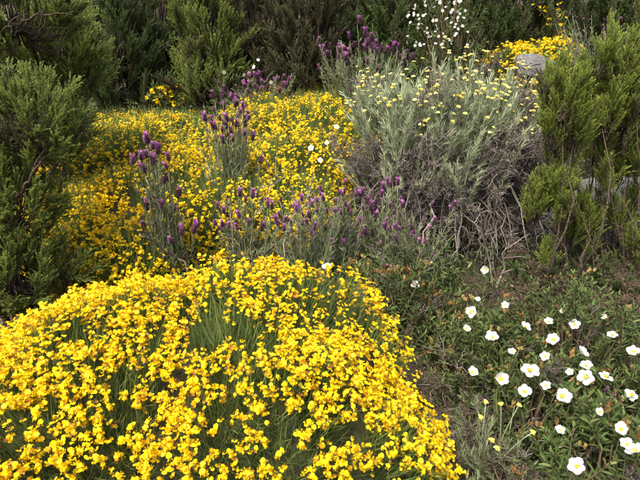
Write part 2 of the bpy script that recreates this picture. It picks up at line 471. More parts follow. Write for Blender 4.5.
hd('dark heath filling the gap beside the tall yellow broom', 533, 8, 6.3, 34, 44, 80, 'heath_dark', 1.7)
back = ['the feathery green heath', 'the fresh green bushy heath', 'the dull olive heath', 'the violet lavender clump', 'the white flowering bush', 'the tall broom']
for u, w in zip((90, 185, 280, 372, 440, 560), back):
    heath('dark heath deep in the thicket, showing in the gap behind ' + w, foot(u, 6.9), [lobe(u, 2, 6.9, 46, 60, 44)], 'heath_dark', 2.5, 1.1, 2, group=G1, lo=0.75)

Yr = 2.45
heath('added low dark heath standing in for the shade below the bare stems of the bright heath', foot(600, 2.5), [lobe(600, 282, 2.5, 34, 13, 40), lobe(640, 278, 2.6, 26, 16, 26)], 'heath_dark', 0.7, 0.9, 1, stem_r=0.006)  # added dark foliage in place of the shade on boulder and ground
heath('added small dark heath standing in for shade at the foot of the tangled dead branches', foot(532, 2.45), [lobe(535, 278, 2.45, 26, 12, 30)], 'heath_dark', 0.6, 0.9, 1, stem_r=0.006)  # likewise added: its dark green stands in for shade on the soil
def clumps(pts, Y):
    return [lobe(u, v, Y + rng.uniform(-.12, .12), ru, rv, n) for u, v, ru, rv, n in pts]
heath('bright green heath with bare lower stems in front of a pale boulder', foot(578, Yr),
      clumps([(550, 92, 11, 20, 16), (566, 104, 14, 28, 22), (585, 92, 11, 24, 18), (601, 112, 13, 24, 20), (552, 128, 12, 20, 16), (575, 135, 15, 22, 20), (597, 146, 13, 18, 16), (560, 152, 12, 14, 10), (618, 140, 10, 18, 10),
              (554, 190, 14, 20, 26), (536, 206, 14, 18, 24), (577, 220, 19, 24, 46), (562, 215, 9, 14, 8), (545, 262, 8, 12, 4), (590, 250, 8, 10, 4)], Yr),
      'heath_bright', 0.74, 1.9, 1, stem_r=0.0065, lo=0.3)
heath('tall bright green heath leaning over the pale boulder', foot(648, Yr + .1),
      clumps([(605, 52, 8, 20, 10), (618, 78, 13, 28, 20), (636, 60, 13, 36, 26), (630, 112, 14, 26, 22), (646, 100, 12, 30, 16), (612, 105, 10, 22, 12), (640, 150, 12, 20, 14), (622, 165, 10, 18, 8), (637, 200, 12, 20, 14), (603, 182, 10, 14, 7), (612, 212, 9, 12, 6), (625, 225, 10, 14, 6),
              (640, 245, 12, 18, 10), (665, 80, 18, 50, 26), (670, 160, 18, 40, 18)], Yr + .05),
      'heath_bright', 0.78, 1.9, 1, stem_r=0.0065, lo=0.3)
heath('dull green heath in the gap between the bright heaths and the boulder', foot(618, 3.5), [lobe(612, 130, 3.5, 40, 40, 90), lobe(650, 190, 3.4, 34, 30, 40)], 'heath', 1.0, 1.0, 2)

# ------------------------------------------------------------------ yellow cushions
def pea(detail=True):
    nb = (5, 3) if detail else (3, 3)
    def banner(u, v):
        w = 0.28 + 0.72 * np.sin(math.pi * np.clip(v * 0.62 + 0.14, 0, 1))
        w = w * np.where(v > 0.95, 0.62, 1)
        return 0.5 * u * w, -0.02 - 0.3 * v ** 2 + 0.1 * np.abs(u) - 0.05, 0.06 + 0.85 * v - 0.07 * np.abs(u) * v + 0.04 * (np.abs(u) < 0.1) * -v
    ps = [grid(banner, *nb, tone=0.82)]
    for s in (-1, 1):
        def wing(u, v, s=s):
            w = np.sin(math.pi * (0.12 + 0.8 * v))
            return s * (0.12 + 0.2 * np.sin(v * 2.4) - 0.15 * u * w), 0.05 + 0.55 * v, 0.12 - 0.1 * v + 0.24 * u * w
        ps.append(grid(wing, 3 if detail else 2, 3, tone=0.62))
    if detail:
        def keel(u, v):
            return 0.1 * u * np.sin(math.pi * (0.1 + 0.85 * v)), 0.02 + 0.6 * v, -0.05 - 0.08 * v + 0.12 * np.abs(u)
        ps.append(grid(keel, 3, 2, tone=0.45))
        ps.append(tube([[0, -0.28, -0.1], [0, -0.1, 0], [0, 0.08, 0.04]], [0.04, 0.13, 0.12], 3, 0.5, 1, False))
    p = join(ps)
    p.tone = p.tone + rng.normal(0, 0.04, len(p.v))
    return p
PEA = [pea() for _ in range(3)]
PEA_LO = [pea(False) for _ in range(2)]
PEA_ME = [mesh(p, [M['yellow'], M['calyx']], True, 'blossom') for p in PEA]

def superR(d, r, p=2.5):
    return (np.abs(d / np.asarray(r)) ** p).sum(-1) ** (-1 / p)

def cushion_points(lobes, n, p=2.5, minz=-0.2, depth=0.0):
    """points and outward normals on the union of lumpy domes"""
    area = np.array([r[0] * r[1] + r[2] * (r[0] + r[1]) for c, r in lobes]); cnt = (n * area / area.sum()).astype(int)
    Ps, Ns = [], []
    for i, (c, r) in enumerate(lobes):
        c = np.asarray(c, float); r = np.asarray(r, float)
        d = nrm(rng.normal(size=(int(cnt[i] * 1.6), 3))); d[:, 2] = np.abs(d[:, 2]) * 1.0 + minz * 0.3
        d = nrm(nrm(d) * r)
        k = superR(d, r, p)
        pt = c + d * k[:, None]
        lump = 0.05 * noise(pt, 5.0, 2) + 0.03 * noise(pt, 11.0, 1)
        nm = nrm(np.sign(d) * np.abs(d * k[:, None] / r) ** (p - 1) / r)
        pt = pt + nm * (lump - depth)[:, None] * min(1.0, r[2] / 0.5)
        ok = np.ones(len(pt), bool)
        for j, (c2, r2) in enumerate(lobes):
            if j != i:
                q = np.abs((pt - np.asarray(c2)) / np.asarray(r2)) ** p
                ok &= q.sum(-1) > 0.9
        ok &= pt[:, 2] > gz(pt[:, 0], pt[:, 1]) - 0.02
        Ps.append(pt[ok]); Ns.append(nm[ok])
    return np.concatenate(Ps), np.concatenate(Ns)

BLADE = P([[-0.5, 0, 0], [0.5, 0, 0], [-0.4, 0.06, 0.5], [0.4, 0.06, 0.5], [0, 0.22, 1]], [[0, 1, 3], [0, 3, 2], [2, 3, 4]], [-0.15, -0.15, 0, 0, 0.15])
def blades(pt, dr, length, width, tone, bend=None):
    """flat tapering shoots, each with its own length"""
    n = len(pt); length = np.broadcast_to(length, (n,)); R = frames(dr)
    v = BLADE.v[None] * np.stack([np.broadcast_to(width, (n,)), length * (1 if bend is None else bend), length], -1)[:, None]
    v = np.einsum('nij,nkj->nki', R, v) + pt[:, None]
    t = BLADE.t[None] + (np.arange(n) * 5)[:, None, None]
    return P(v.reshape(-1, 3), t.reshape(-1, 3), (BLADE.tone[None] + np.broadcast_to(tone, (n,))[:, None]).reshape(-1))

def core(lobes, base, depth, p=2.5):
    ps = []
    for c, r in lobes:
        b = ball(1.0, 28, 16); d = nrm(b.v * np.asarray(r))
        k = superR(d, r, p)
        nm = nrm(np.sign(d) * np.abs(d * k[:, None] / np.asarray(r)) ** (p - 1) / np.asarray(r))
        pt = np.asarray(c) + d * k[:, None]
        pt = pt + nm * (0.05 * noise(pt, 5, 2) * min(1.0, r[2] / 0.5) - depth)[:, None]
        ps.append(P(pt - base, b.t))
    return join(ps)

def cushion(label, lobes, nblade, nclu, fsize, parts=0, cover=0.0, blen=0.13, hi=True, bw=0.0032, group=None, density=None, wither=0.04, tone0=0.0, ftone=0.03):
    base = np.array([lobes[0][0][0], lobes[0][0][1], float(gz(lobes[0][0][0], lobes[0][0][1]))])
    root = thing('flowering_cushion', label, 'shrub', base, group)
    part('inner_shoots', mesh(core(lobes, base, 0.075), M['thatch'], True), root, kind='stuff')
    pt, nm = cushion_points(lobes, nblade, depth=0.05)
    pt = pt - nm * rng.uniform(0, 0.04, len(pt))[:, None]
    dr = nrm(nm * 0.75 + np.array([0, 0, 0.75]) + rng.normal(0, 0.33, pt.shape))
    L = blen * rng.uniform(0.55, 1.15, len(pt))
    tone = 0.52 + tone0 + 0.16 * noise(pt, 7, 4) + rng.normal(0, 0.16, len(pt))
    tone = np.where(rng.uniform(size=len(pt)) < 0.04, 0.0, tone)
    part('shoots', mesh(blades(pt - base, dr, L, bw, tone), M['genista'], False), root, kind='stuff')
    # flower clusters
    pt, nm = cushion_points(lobes, nclu * 2)
    dens = 0.3 * noise(pt, 4.2, 5) + 0.55 * noise(pt, 15, 6) + rng.normal(0, 0.45, len(pt)) + cover
    if density is not None: dens = dens + density(pt)
    keep = np.argsort(-dens)[:nclu]
    keep = keep[rng.permutation(len(keep))]
    pt, nm = pt[keep], nm[keep]
    n = len(pt); k = rng.integers(1, 6, n)
    idx = np.repeat(np.arange(n), k); N = len(idx)
    ax = nrm(nm * 0.7 + np.array([0, 0, 0.7]) + rng.normal(0, 0.25, nm.shape))
    start = pt + ax * (rng.uniform(-0.03, 0.035, n))[:, None]
    along = rng.uniform(0, 1, N) * 2.6 * fsize
    side = nrm(np.cross(ax[idx], rng.normal(size=(N, 3))))
    pos = start[idx] + ax[idx] * along[:, None] + side * (fsize * rng.uniform(0.35, 0.75, N))[:, None]
    out = nrm(side * 0.8 + ax[idx] * 0.55 + rng.normal(0, 0.25, (N, 3)))
    up = ax[idx] * 0.9 + np.array([0, 0, 0.5]) + rng.normal(0, 0.2, (N, 3))
    xx = nrm(np.cross(out, up)); zz = np.cross(xx, out)
    R = np.stack([xx, out, zz], 2)
    sc = fsize * rng.uniform(0.6, 1.2, N)
    dt = ftone + rng.normal(0, 0.15, N) + 0.10 * noise(pos, 3, 7)
    dt = np.where(rng.uniform(size=N) < wither, -0.7, dt)
    order = np.argsort(np.linalg.norm(pos - CAM, axis=1) + 0.8 * (nm[idx] @ np.array([0, 0.6, -0.3])) + rng.uniform(0, .5, N)) if parts else np.arange(N)
    sel = np.zeros(N, bool); sel[order[:parts]] = True
    for i in np.where(sel)[0]:
        part('blossom', PEA_ME[int(rng.integers(3))], root, pos[i] - base, R[i], sc[i])
    rest = np.where(~sel)[0]
    gs = []
    near = ((nm[idx] * nrm(CAM - pos)).sum(-1) > 0.05) & hi
    for lib, rs_ in ((PEA, rest[near[rest]]), (PEA_LO, rest[~near[rest]])):
        for j, p in enumerate(lib):
            r_ = rs_[j::len(lib)]
            gs.append(place(p, R[r_], pos[r_] - base, sc[r_], dt[r_]))
    part('blossom_mass', mesh(join(gs), [M['yellow'], M['calyx']], True), root, kind='stuff')
    return root

G2 = 'yellow flowering cushions'
def front_density(pt):
    d = -0.5 * np.exp(-(((pt[:, 0] + 0.18) / 0.3) ** 2 + ((pt[:, 1] - 1.95) / 0.25) ** 2))
    d += 0.45 * np.clip((pt[:, 0] - 0.1) / 0.15, 0, 1) * (pt[:, 2] > 0.25)
    d += 0.5 * np.clip((-0.35 - pt[:, 0]) / 0.4, 0, 1)
    return d
cushion('large domed cushion densely covered in yellow pea flowers above long green shoots',
        [((-0.2, 1.42, 0.02), (0.46, 0.6, 0.69)), ((0.05, 1.38, 0.0), (0.31, 0.5, 0.55)), ((-0.64, 1.36, 0.0), (0.5, 0.58, 0.7)), ((-1.22, 1.3, 0.0), (0.5, 0.55, 0.52))],
        60000, 9000, 0.0137, 300, density=front_density, group=G2, blen=0.105, wither=0.1, tone0=0.06)
def lob(u, v, Y, rx, ry, h):
    p = at(u, v, Y); z = float(gz(p[0], Y)); return ((p[0], Y, z - 0.12), (rx, ry, p[2] - z + 0.12))
cushion('broad cushion of small yellow flowers sloping up behind the violet lavender',
        [lob(120, 192, 3.05, 0.72, 0.8, .3), lob(215, 156, 3.5, 0.95, 0.95, .3), lob(145, 124, 4.15, 0.95, 0.8, .3), lob(305, 98, 4.5, 0.75, 0.95, .3), lob(265, 128, 3.9, 0.75, 0.8, .3), lob(85, 212, 2.7, 0.42, 0.45, .3)],
        60000, 8600, 0.0165, 0, hi=False, group=G2, bw=0.0045, blen=0.16, tone0=0.18, ftone=0.14)
cushion('small far yellow cushion on the slope above the grey boulder', [lob(520, 47, 5.2, 0.4, 0.35, .3), lob(550, 44, 5.3, 0.36, 0.35, .3)], 7000, 800, 0.022, 0, hi=False, group=G2, bw=0.006)

# ------------------------------------------------------------------ rockroses
def leaf_piece(L, w, curl=0.25, fold=0.25):
    def f(u, v):
        ww = w * np.sin(math.pi * (0.06 + 0.88 * v)) ** 0.8
        return u * ww * 0.5, -curl * L * v ** 2 + fold * np.abs(u) * ww, L * v
    return grid(f, 3, 5)

def shoot_piece(n=9, L=0.12, ll=0.042, lw=0.0085):
    s = np.linspace(0, 1, 5); b = rng.normal(0, 0.15, 2) * L
    ax = lambda q: np.stack([b[0] * q ** 2, b[1] * q ** 2, L * q], -1)
    ps = [tube(ax(s), np.linspace(0.0028, 0.0015, 5), 4, 0.5, 1)]
    for i in range(n):
        q = (i + 0.5) / n
        for k in range(2):
            phi = i * 1.57 + k * math.pi + rng.normal(0, 0.25)
            a = rng.uniform(0.7, 1.25) * (1.1 - 0.65 * q)
            d = np.array([[math.cos(phi) * math.sin(a), math.sin(phi) * math.sin(a), math.cos(a)]])
            lp = leaf_piece(ll * rng.uniform(0.7, 1.15) * (1.1 - 0.4 * q), lw * rng.uniform(0.8, 1.2), rng.uniform(0, 0.5))
            R = frames(d, np.array([0.0]))
            ps.append(place(lp, R, [ax(np.array(q))], 1.0, 0.25 * (q - 0.5) + rng.normal(0, 0.13)))
    return join(ps)
SHOOT = [mesh(shoot_piece(int(rng.integers(7, 11))), [M['cisleaf'], M['cisstem']], False, 'leafy_shoot') for _ in range(6)]

def petal_piece(i):
    n1, n2, n3 = rng.uniform(0, 6, 3)
    def f(u, v):
        w = 0.16 + 0.84 * np.sin(math.pi * 0.5 * np.clip(v * 1.25, 0, 1)) ** 1.1
        w = w * np.sqrt(np.clip(1 - np.clip((v - 0.72) / 0.28, 0, 1) ** 2 * 0.55, 0, 1))
        x = 0.215 * u * w
        z = 0.07 + 0.43 * v - 0.05 * np.exp(-(u / 0.25) ** 2) * (v > 0.9) - 0.1 * u * u * v
        y = 0.16 * v ** 1.4 * 0.55 + 0.035 * np.abs(u) * v + 0.018 * np.sin(7 * u + n1) * v + 0.014 * np.sin(9 * v + n2 + 3 * u)
        return x, y, z
    p = grid(f, 6, 6)
    p.tone = np.where(np.tile(np.linspace(0, 1, 6)[:, None], (1, 6)).ravel() < 0.15, 0.05, 0.7)
    return p
# the flower faces +Y, petals radiate in XZ
PETAL = [mesh(petal_piece(i), M['white'], True, 'petal') for i in range(4)]
def stamens():
    ps = [P(ball(0.085, 8, 5, 0.7).v[:, [0, 2, 1]] + [0, 0.05, 0], ball(0.085, 8, 5, 0.7).t[:, ::-1], 0.3)]
    o = ball(0.022, 4, 3)
    for i in range(26):
        a = rng.uniform(0, 6.28); r = 0.12 * math.sqrt(rng.uniform())
        tip = np.array([r * math.cos(a), 0.13 + rng.normal(0, 0.015), r * math.sin(a)])
        ps.append(P(o.v + tip, o.t, rng.uniform(0.3, 1)))
    return join(ps)
STAMEN = [mesh(stamens(), M['stamen'], True, 'stamens') for _ in range(2)]
def bud_piece():
    ps = []
    for i in range(3):                       # small papery calyxes in a loose bunch
        off = rng.normal(0, 0.009, 3) if i else np.zeros(3)
        b = ball(0.0036, 6, 4, 1.5, 0.08); ps.append(P(b.v + off + [0, 0, .004], b.t, rng.uniform(0.1, 0.6)))
        for k in range(5):
            phi = k * 1.2566 + rng.normal(0, .2); a = rng.uniform(0.15, 0.7)
            d_ = np.array([[math.cos(phi) * math.sin(a), math.sin(phi) * math.sin(a), math.cos(a)]])
            ps.append(place(leaf_piece(0.0145 * rng.uniform(.8, 1.2), 0.0085, -0.2), frames(d_, np.array([0.0])), [off], 1.0, rng.normal(0, .25)))
    return join(ps)
BUD = [mesh(bud_piece(), M['bud'], True, 'bud') for _ in range(3)]

def open_flower(root, base, p, face, size, stem_to=None):
    R = frames(np.array([face]), None, 1)[0]
    foot_ = stem_to if stem_to is not None else p - np.array([rng.normal(0, .02), rng.normal(0, .02), 0.1])
    loc = p - base
    # the flower part itself: its stalk and green sepals, in flower space
    st = (np.linalg.inv(R) @ (foot_ - p)) / size
    ps = [tube(curve([0, -0.06, 0], st, [0, -0.3, 0], 6), np.linspace(0.03, 0.035, 6), 4, 0.6)]
    for k in range(5):
        a = k * 1.2566 + 0.6
        s1 = leaf_piece(0.3, 0.17, 0.1); q = s1.v.copy()
        v = np.stack([q[:, 0] * math.cos(a) + q[:, 2] * math.sin(a), q[:, 1] - 0.03, -q[:, 0] * math.sin(a) + q[:, 2] * math.cos(a)], -1)
        ps.append(P(v, s1.t, 0.7))
    fl = part('flower', mesh(join(ps), M['cisleaf'], True), root, loc, R, size)
    a0 = rng.uniform(0, 6.28)
    openness = rng.uniform(-0.15, 0.6)
    for k in range(5):
        a = a0 + k * 1.2566 + rng.normal(0, 0.06)
        Rk = np.array(Matrix.Rotation(a, 3, 'Y') @ Matrix.Rotation(-openness + rng.normal(0, 0.12), 3, 'X'))
        part('petal', PETAL[int(rng.integers(4))], fl, (0, 0.002 * k, 0), Rk, rng.uniform(0.92, 1.08))
    part('stamens', STAMEN[int(rng.integers(2))], fl)
    return fl

def small_flower_mesh():
    ps = []
    for k in range(5):
        a = k * 1.2566
        pp = petal_piece(0); q = pp.v
        ps.append(P(np.stack([q[:, 0] * math.cos(a) + q[:, 2] * math.sin(a), q[:, 1], -q[:, 0] * math.sin(a) + q[:, 2] * math.cos(a)], -1), pp.t, pp.tone, 0))
    b = ball(0.12, 7, 5, 0.8); ps.append(P(b.v[:, [0, 2, 1]] + [0, 0.06, 0], b.t[:, ::-1], 0.6, 1))
    return mesh(join(ps), [M['white'], M['stamen']], True, 'flower')
SMALL = small_flower_mesh()

def dead_spray(L=0.3, leafy=True):
    ps = []; lf_p, lf_d = [], []
    main = curve([0, 0, 0], [rng.normal(0, .05), rng.normal(0, .05), L], rng.normal(0, .04, 3), 8, 0.006)
    ps.append(tube(main, np.linspace(0.0045, 0.002, 8), 4, 0.55))
    for i in range(9):
        j = int(rng.integers(1, 7)); d = nrm(rng.normal(size=3) * 0.8 + np.array([0, 0, 0.7])); l1 = L * rng.uniform(0.2, 0.5)
        c1 = curve(main[j], main[j] + d * l1, rng.normal(0, .025, 3), 6, 0.004)
        ps.append(tube(c1, np.linspace(0.0028, 0.0013, 6), 3, rng.uniform(.3, .8)))
        for k in range(4):
            jj = int(rng.integers(1, 5)); d2 = nrm(d + rng.normal(0, .7, 3)); l2 = l1 * rng.uniform(0.25, 0.6)
            c2 = curve(c1[jj], c1[jj] + d2 * l2, rng.normal(0, .012, 3), 5)
            ps.append(tube(c2, np.linspace(0.0018, 0.0009, 5), 3, rng.uniform(.3, .8)))
            for q in range(9):
                lf_p.append(c2[int(rng.integers(0, 5))]); lf_d.append(d2 * 0.6 + rng.normal(0, .7, 3))
    if leafy:
        LF = P([[0, 0, 0], [-0.5, 0, 0.5], [0.5, 0, 0.5], [0, 0.35, 1]], [[0, 2, 1], [1, 2, 3]], 0.5, 1); LF.v[:, 0] *= 0.14
        n = len(lf_p)
        ps.append(place(LF, frames(np.array(lf_d)), np.array(lf_p), rng.uniform(0.015, 0.03, n), rng.normal(0, .22, n)))
    return join(ps)
DEADL = [mesh(dead_spray(), [M['dead'], M['deadleaf']], False, 'dead_spray') for _ in range(5)]
DARKB = [mesh(dead_spray(0.3, k % 2 > 0), [M['bark'], M['litter']], False, 'dead_spray') for k in range(4)]  # darker bark-coloured copy of the dead sprays, shade put into the colour
DEADB = [mesh(dead_spray(0.3, False), [M['dead'], M['deadleaf']], False, 'dead_spray') for _ in range(4)]

def rockrose(label, base, r, nshoot, flowers=(), nbud=14, small=(), ssc=1.0, group=None, fsize=0.056, bsc=1.0, ndry=0):
    """r: half-width, half-depth, height"""
    base = np.asarray(base, float)
    root = thing('rockrose', label, 'rockrose', base, group)
    d = nrm(rng.normal(size=(nshoot, 3))); d[:, 2] = np.abs(d[:, 2])
    q = rng.uniform(0.35, 1.0, nshoot) ** 0.5
    pos = d * np.asarray(r) * q[:, None]
    pos[:, 2] += gz(base[0] + pos[:, 0], base[1] + pos[:, 1]) - base[2]
    dr = nrm(d * 0.7 + np.array([0, 0, 0.75]) + rng.normal(0, 0.28, d.shape))
    R = frames(dr); sc = ssc * rng.uniform(0.75, 1.2, nshoot)
    tw = []
    for i in range(nshoot):
        b = pos[i] - dr[i] * 0.07 * sc[i]
        part('leafy_shoot', SHOOT[int(rng.integers(6))], root, b, R[i], sc[i])
        st = np.array([rng.normal(0, .03), rng.normal(0, .03), -0.02])
        tw.append(tube(curve(st, b, [0, 0, -0.03], 6, 0.006), np.linspace(0.006, 0.0028, 6) * ssc, 4, 0.4))
    part('twigs', mesh(join(tw), M['cisstem'], True), root, kind='stuff')
    for j in range(nbud):
        i = int(rng.integers(nshoot))
        part('bud', BUD[j % 3], root, pos[i] + dr[i] * 0.06 * sc[i], R[i], bsc * ssc * rng.uniform(0.7, 1.4))
    for j in range(ndry):
        i = int(rng.integers(nshoot)); lib = DEADL if j % 2 else DEADB
        part('dry_twig', lib[int(rng.integers(len(lib)))], root, pos[i] * rng.uniform(0.3, 0.8), R[i], rng.uniform(0.45, 0.75))
    for f in flowers:
        p = np.asarray(f[:3]); face = nrm(nrm(CAM - p) * rng.uniform(0.45, 1.0) + np.array([rng.normal(0, .45), rng.normal(0, .35), 0.75]))
        open_flower(root, base, p, face, fsize * f[3] * rng.uniform(0.92, 1.08))
    for p in small:
        face = nrm(nrm(CAM - p) * 0.8 + rng.normal(0, .5, 3) + np.array([0, 0, 0.5]))
        part('flower', SMALL, root, np.asarray(p) - base, frames(np.array([face]), None, 1)[0], fsize * rng.uniform(0.8, 1.1))
    return root

def fl(lst, h):
    return [np.append(hit(u, v, h), s) for u, v, s in lst]
def bs(u, v, h=0.3):
    p = hit(u, v, h); return np.array([p[0], p[1], gz(p[0], p[1])])
G3 = 'white rockroses beside the yellow cushion'
H = 0.43
rockrose('rockrose with white open flowers next to the foot of the tangled dead branches', bs(492, 335), (0.27, 0.25, 0.42), 190,
         fl([(486, 270, .95), (471, 312, 1), (466, 329, .7), (492, 338, 1), (525, 327, .9), (472, 373, .85), (500, 379, 1.15), (505, 305, .6), (478, 300, .5), (512, 352, .6)], H), 34, group=G3, ndry=4)
rockrose('leafy rockrose with white flowers in the shade under the bright green heath', bs(575, 330), (0.36, 0.27, 0.5), 240,
         fl([(549, 322, .75), (575, 325, .8), (554, 340, 1), (581, 353, 1.05), (586, 366, .9), (586, 377, 1), (634, 352, .9), (604, 318, .6), (562, 312, .5), (612, 335, .7)], H), 34, group=G3, ndry=4)
rockrose('rockrose with the biggest white flowers among russet buds', bs(545, 385), (0.23, 0.18, 0.42), 150,
         fl([(530, 371, 1.15), (562, 397, 1.15), (525, 392, .95), (606, 377, 1), (546, 386, .6), (545, 356, .6), (570, 372, .5)], H), 34, group=G3, ndry=4)
rockrose('rockrose with clustered white flowers beside the silvery young plant', bs(618, 440), (0.27, 0.22, 0.42), 190,
         fl([(621, 430, .95), (627, 445, .75), (636, 452, .9), (577, 467, .92), (631, 395, .75), (600, 412, .6), (560, 430, .5)], H), 34, group=G3, ndry=4)
rockrose('leafy rockrose beyond the clustered white flowers, without open flowers', bs(670, 380), (0.3, 0.3, 0.4), 110, (), 10, group=G3)
rockrose('low rockrose covered in russet buds between the yellow cushion and the dead branches', bs(395, 290, .22), (0.36, 0.28, 0.33), 160,
         fl([(415, 285, .9)], .3) + fl([(327, 267, 1)], .3), 120, group=G3, bsc=1.1, ndry=6)
def rnd_px(n, u0, u1, v0, v1, Y, dY=0.15):
    return [at(rng.uniform(u0, u1), rng.uniform(v0, v1), Y + rng.uniform(-dY, dY)) for _ in range(n)]
b = foot(437, 5.0)
rockrose('tall bush dotted all over with white flowers in front of the dark thicket', b, (0.42, 0.34, at(437, -22, 5.0)[2] - b[2]), 280, (), 0,
         [at(rng.uniform(406, 468), rng.uniform(-6, 46), 4.72 + rng.uniform(-.08, .1)) for _ in range(85)], 1.4, fsize=0.029)
b = foot(240, 4.75)
rockrose('small leafy rockrose with few white flowers behind the broad yellow cushion', b, (0.3, 0.25, at(240, 66, 4.75)[2] - b[2]), 60, (), 0,
         [at(u, v, 4.5) for u, v in ((224, 72), (249, 73), (254, 67), (244, 75), (271, 82), (258, 60))], 1.7, fsize=0.036)
b = foot(322, 3.0)
rockrose('low rockrose with two pale flowers at the foot of the silvery shrub', b, (0.16, 0.14, 0.3), 40, (), 4,
         [at(u, v, 2.85) for u, v in ((327, 143), (336, 127), (311, 148), (320, 160))], 1.1, fsize=0.036)

# ------------------------------------------------------------------ lavender
def lav_head():
    ps = []
    n = 44
    for i in range(n):
        q = (i + 0.5) / n; phi = i * 2.4
        r = 0.28 * math.sin(math.pi * (0.16 + 0.72 * q)) ** 0.7
        d = np.array([[math.cos(phi) * 0.9, math.sin(phi) * 0.9, 0.5]])
        sc = leaf_piece(0.3, 0.22, 0.2)
        ps.append(place(sc, frames(d, np.array([0.0])), [[r * 0.6 * math.cos(phi), r * 0.6 * math.sin(phi), q]], 1.0, rng.normal(0, .2)))
    ps.append(P(ball(0.2, 7, 6, 2.5).v + [0, 0, 0.5], ball(0.2, 7, 6, 2.5).t, 0.2))
    return join(ps)
def bract_tuft():
    ps = []
    for i in range(5):
        a = i * 1.2566 + rng.normal(0, 0.3)
        def f(u, v):
            w = 0.2 * np.sin(math.pi * (0.15 + 0.78 * v))
            return u * w, 0.14 * v + 0.25 * v * v + 0.05 * np.sin(4 * u), 0.75 * v
        p = grid(f, 3, 5); c_, s_ = math.cos(a), math.sin(a)
        v = np.stack([p.v[:, 0] * c_ - p.v[:, 1] * s_, p.v[:, 0] * s_ + p.v[:, 1] * c_, p.v[:, 2]], -1)
        ps.append(P(v, p.t, rng.uniform(0.3, 0.8)))
    return join(ps)
LHEAD = [mesh(lav_head(), M['lavhead'], True, 'flower_head') for _ in range(3)]
LBRACT = [mesh(bract_tuft(), M['bract'], True, 'bracts') for _ in range(3)]

def lavender(label, base, heads, hsize, spread=0.12, nleafy=40, leafh=0.22, group=None, bp=0.85):
    """heads: positions of the flower heads"""
    base = np.asarray(base, float)
    root = thing('lavender', label, 'lavender', base, group)
    tw, lv = [], []
    LF = P([[0, 0, 0], [-0.5, 0, 0.5], [0.5, 0, 0.5], [0, 0.08, 1]], [[0, 2, 1], [1, 2, 3]], 0.5)
    LF.v[:, 0] *= 0.13
    ends = [np.asarray(h) - base for h in heads]
    nh = len(ends)
    for i in range(nleafy):
        a = rng.uniform(0, 6.28); r = spread * math.sqrt(rng.uniform()) * 1.6
        hz = leafh * rng.uniform(0.5, 1.1)
        if nh and rng.uniform() < 0.65:
            e = ends[int(rng.integers(nh))] + rng.normal(0, 0.05, 3); hz_ = e * np.array([1, 1, 1]) * rng.uniform(0.55, 0.95)
            ends.append(hz_)
        else:
            ends.append(np.array([r * math.cos(a), r * math.sin(a), hz]))
    for i, e in enumerate(ends):
        st = np.array([rng.normal(0, spread * .3), rng.normal(0, spread * .3), 0])
        cv = curve(st, e, np.array([e[0] * 0.12, e[1] * 0.12, 0.02]), 8, 0.003)
        tw.append(tube(cv, np.linspace(0.0036, 0.002, 8), 4, 0.4))
        n = int(20 + 45 * np.linalg.norm(e)); q = rng.uniform(0.2, 0.9 if i < nh else 1.0, n)
        ii = np.clip((q * 7).astype(int), 0, 6); fr = (q * 7 - ii)[:, None]
        pp = cv[ii] * (1 - fr) + cv[ii + 1] * fr; tg = nrm(cv[ii + 1] - cv[ii])
        sd = nrm(np.cross(tg, rng.normal(size=(n, 3))))
        lv.append(place(LF, frames(nrm(tg * 0.9 + sd * rng.uniform(0.4, 0.9, n)[:, None])), pp, rng.uniform(0.025, 0.048, n), rng.normal(0, .2, n)))
        if i < nh:
            tdir = nrm(cv[-1] - cv[-3]); tdir = nrm(tdir * 0.6 + np.array([0, 0, 0.6]) + rng.normal(0, .22, 3))
            h = part('flower_head', LHEAD[i % 3], root, e, frames(tdir[None])[0], hsize * rng.uniform(0.65, 1.15))
            if rng.uniform() < bp:
                part('bracts', LBRACT[int(rng.integers(3))], h, (0, 0, 0.82), None, rng.uniform(0.7, 1.25))
    part('stems', mesh(join(tw), M['lavleaf'], True), root, kind='stuff')
    part('leaves', mesh(join(lv), M['lavleaf'], False), root, kind='stuff')
    return root

G4 = 'violet lavenders among the cushions'
def hp(lst, Y, dY=0.06):
    more = [(u + rng.normal(0, 7), v + rng.normal(4, 8)) for u, v in lst if rng.uniform() < 0.95]
    return [at(u, v + 4, Y + rng.uniform(-dY, dY)) for u, v in list(lst) + more]
lavender('lavender with tall dark purple spikes rising in front of the broad yellow cushion', foot(168, 2.4),
         hp([(148, 140), (146, 155), (158, 151), (151, 160), (168, 165), (146, 169), (167, 177), (162, 185), (152, 192), (150, 197), (178, 195), (170, 222), (182, 232), (172, 240), (156, 226), (160, 205), (175, 208)], 2.4), 0.04, 0.05, 26, group=G4, bp=0.55)
lavender('lavender with a dense bunch of violet bracts standing inside the broad yellow cushion', foot(233, 3.0),
         hp([(231, 97), (235, 104), (224, 107), (241, 110), (214, 108), (205, 117), (228, 118), (244, 124), (244, 132), (227, 126), (222, 128), (233, 138), (238, 114), (252, 137), (214, 94), (248, 113), (220, 117), (236, 124)], 3.0), 0.035, 0.07, 60, leafh=0.4, group=G4)
lavender('sparse lavender among pale bare twigs behind the large domed cushion', foot(252, 2.5),
         hp([(252, 194), (245, 199), (250, 222), (228, 213), (229, 225), (287, 232), (295, 242), (280, 213), (262, 226), (240, 214), (272, 205), (216, 222), (218, 205)], 2.5), 0.03, 0.12, 50, group=G4)
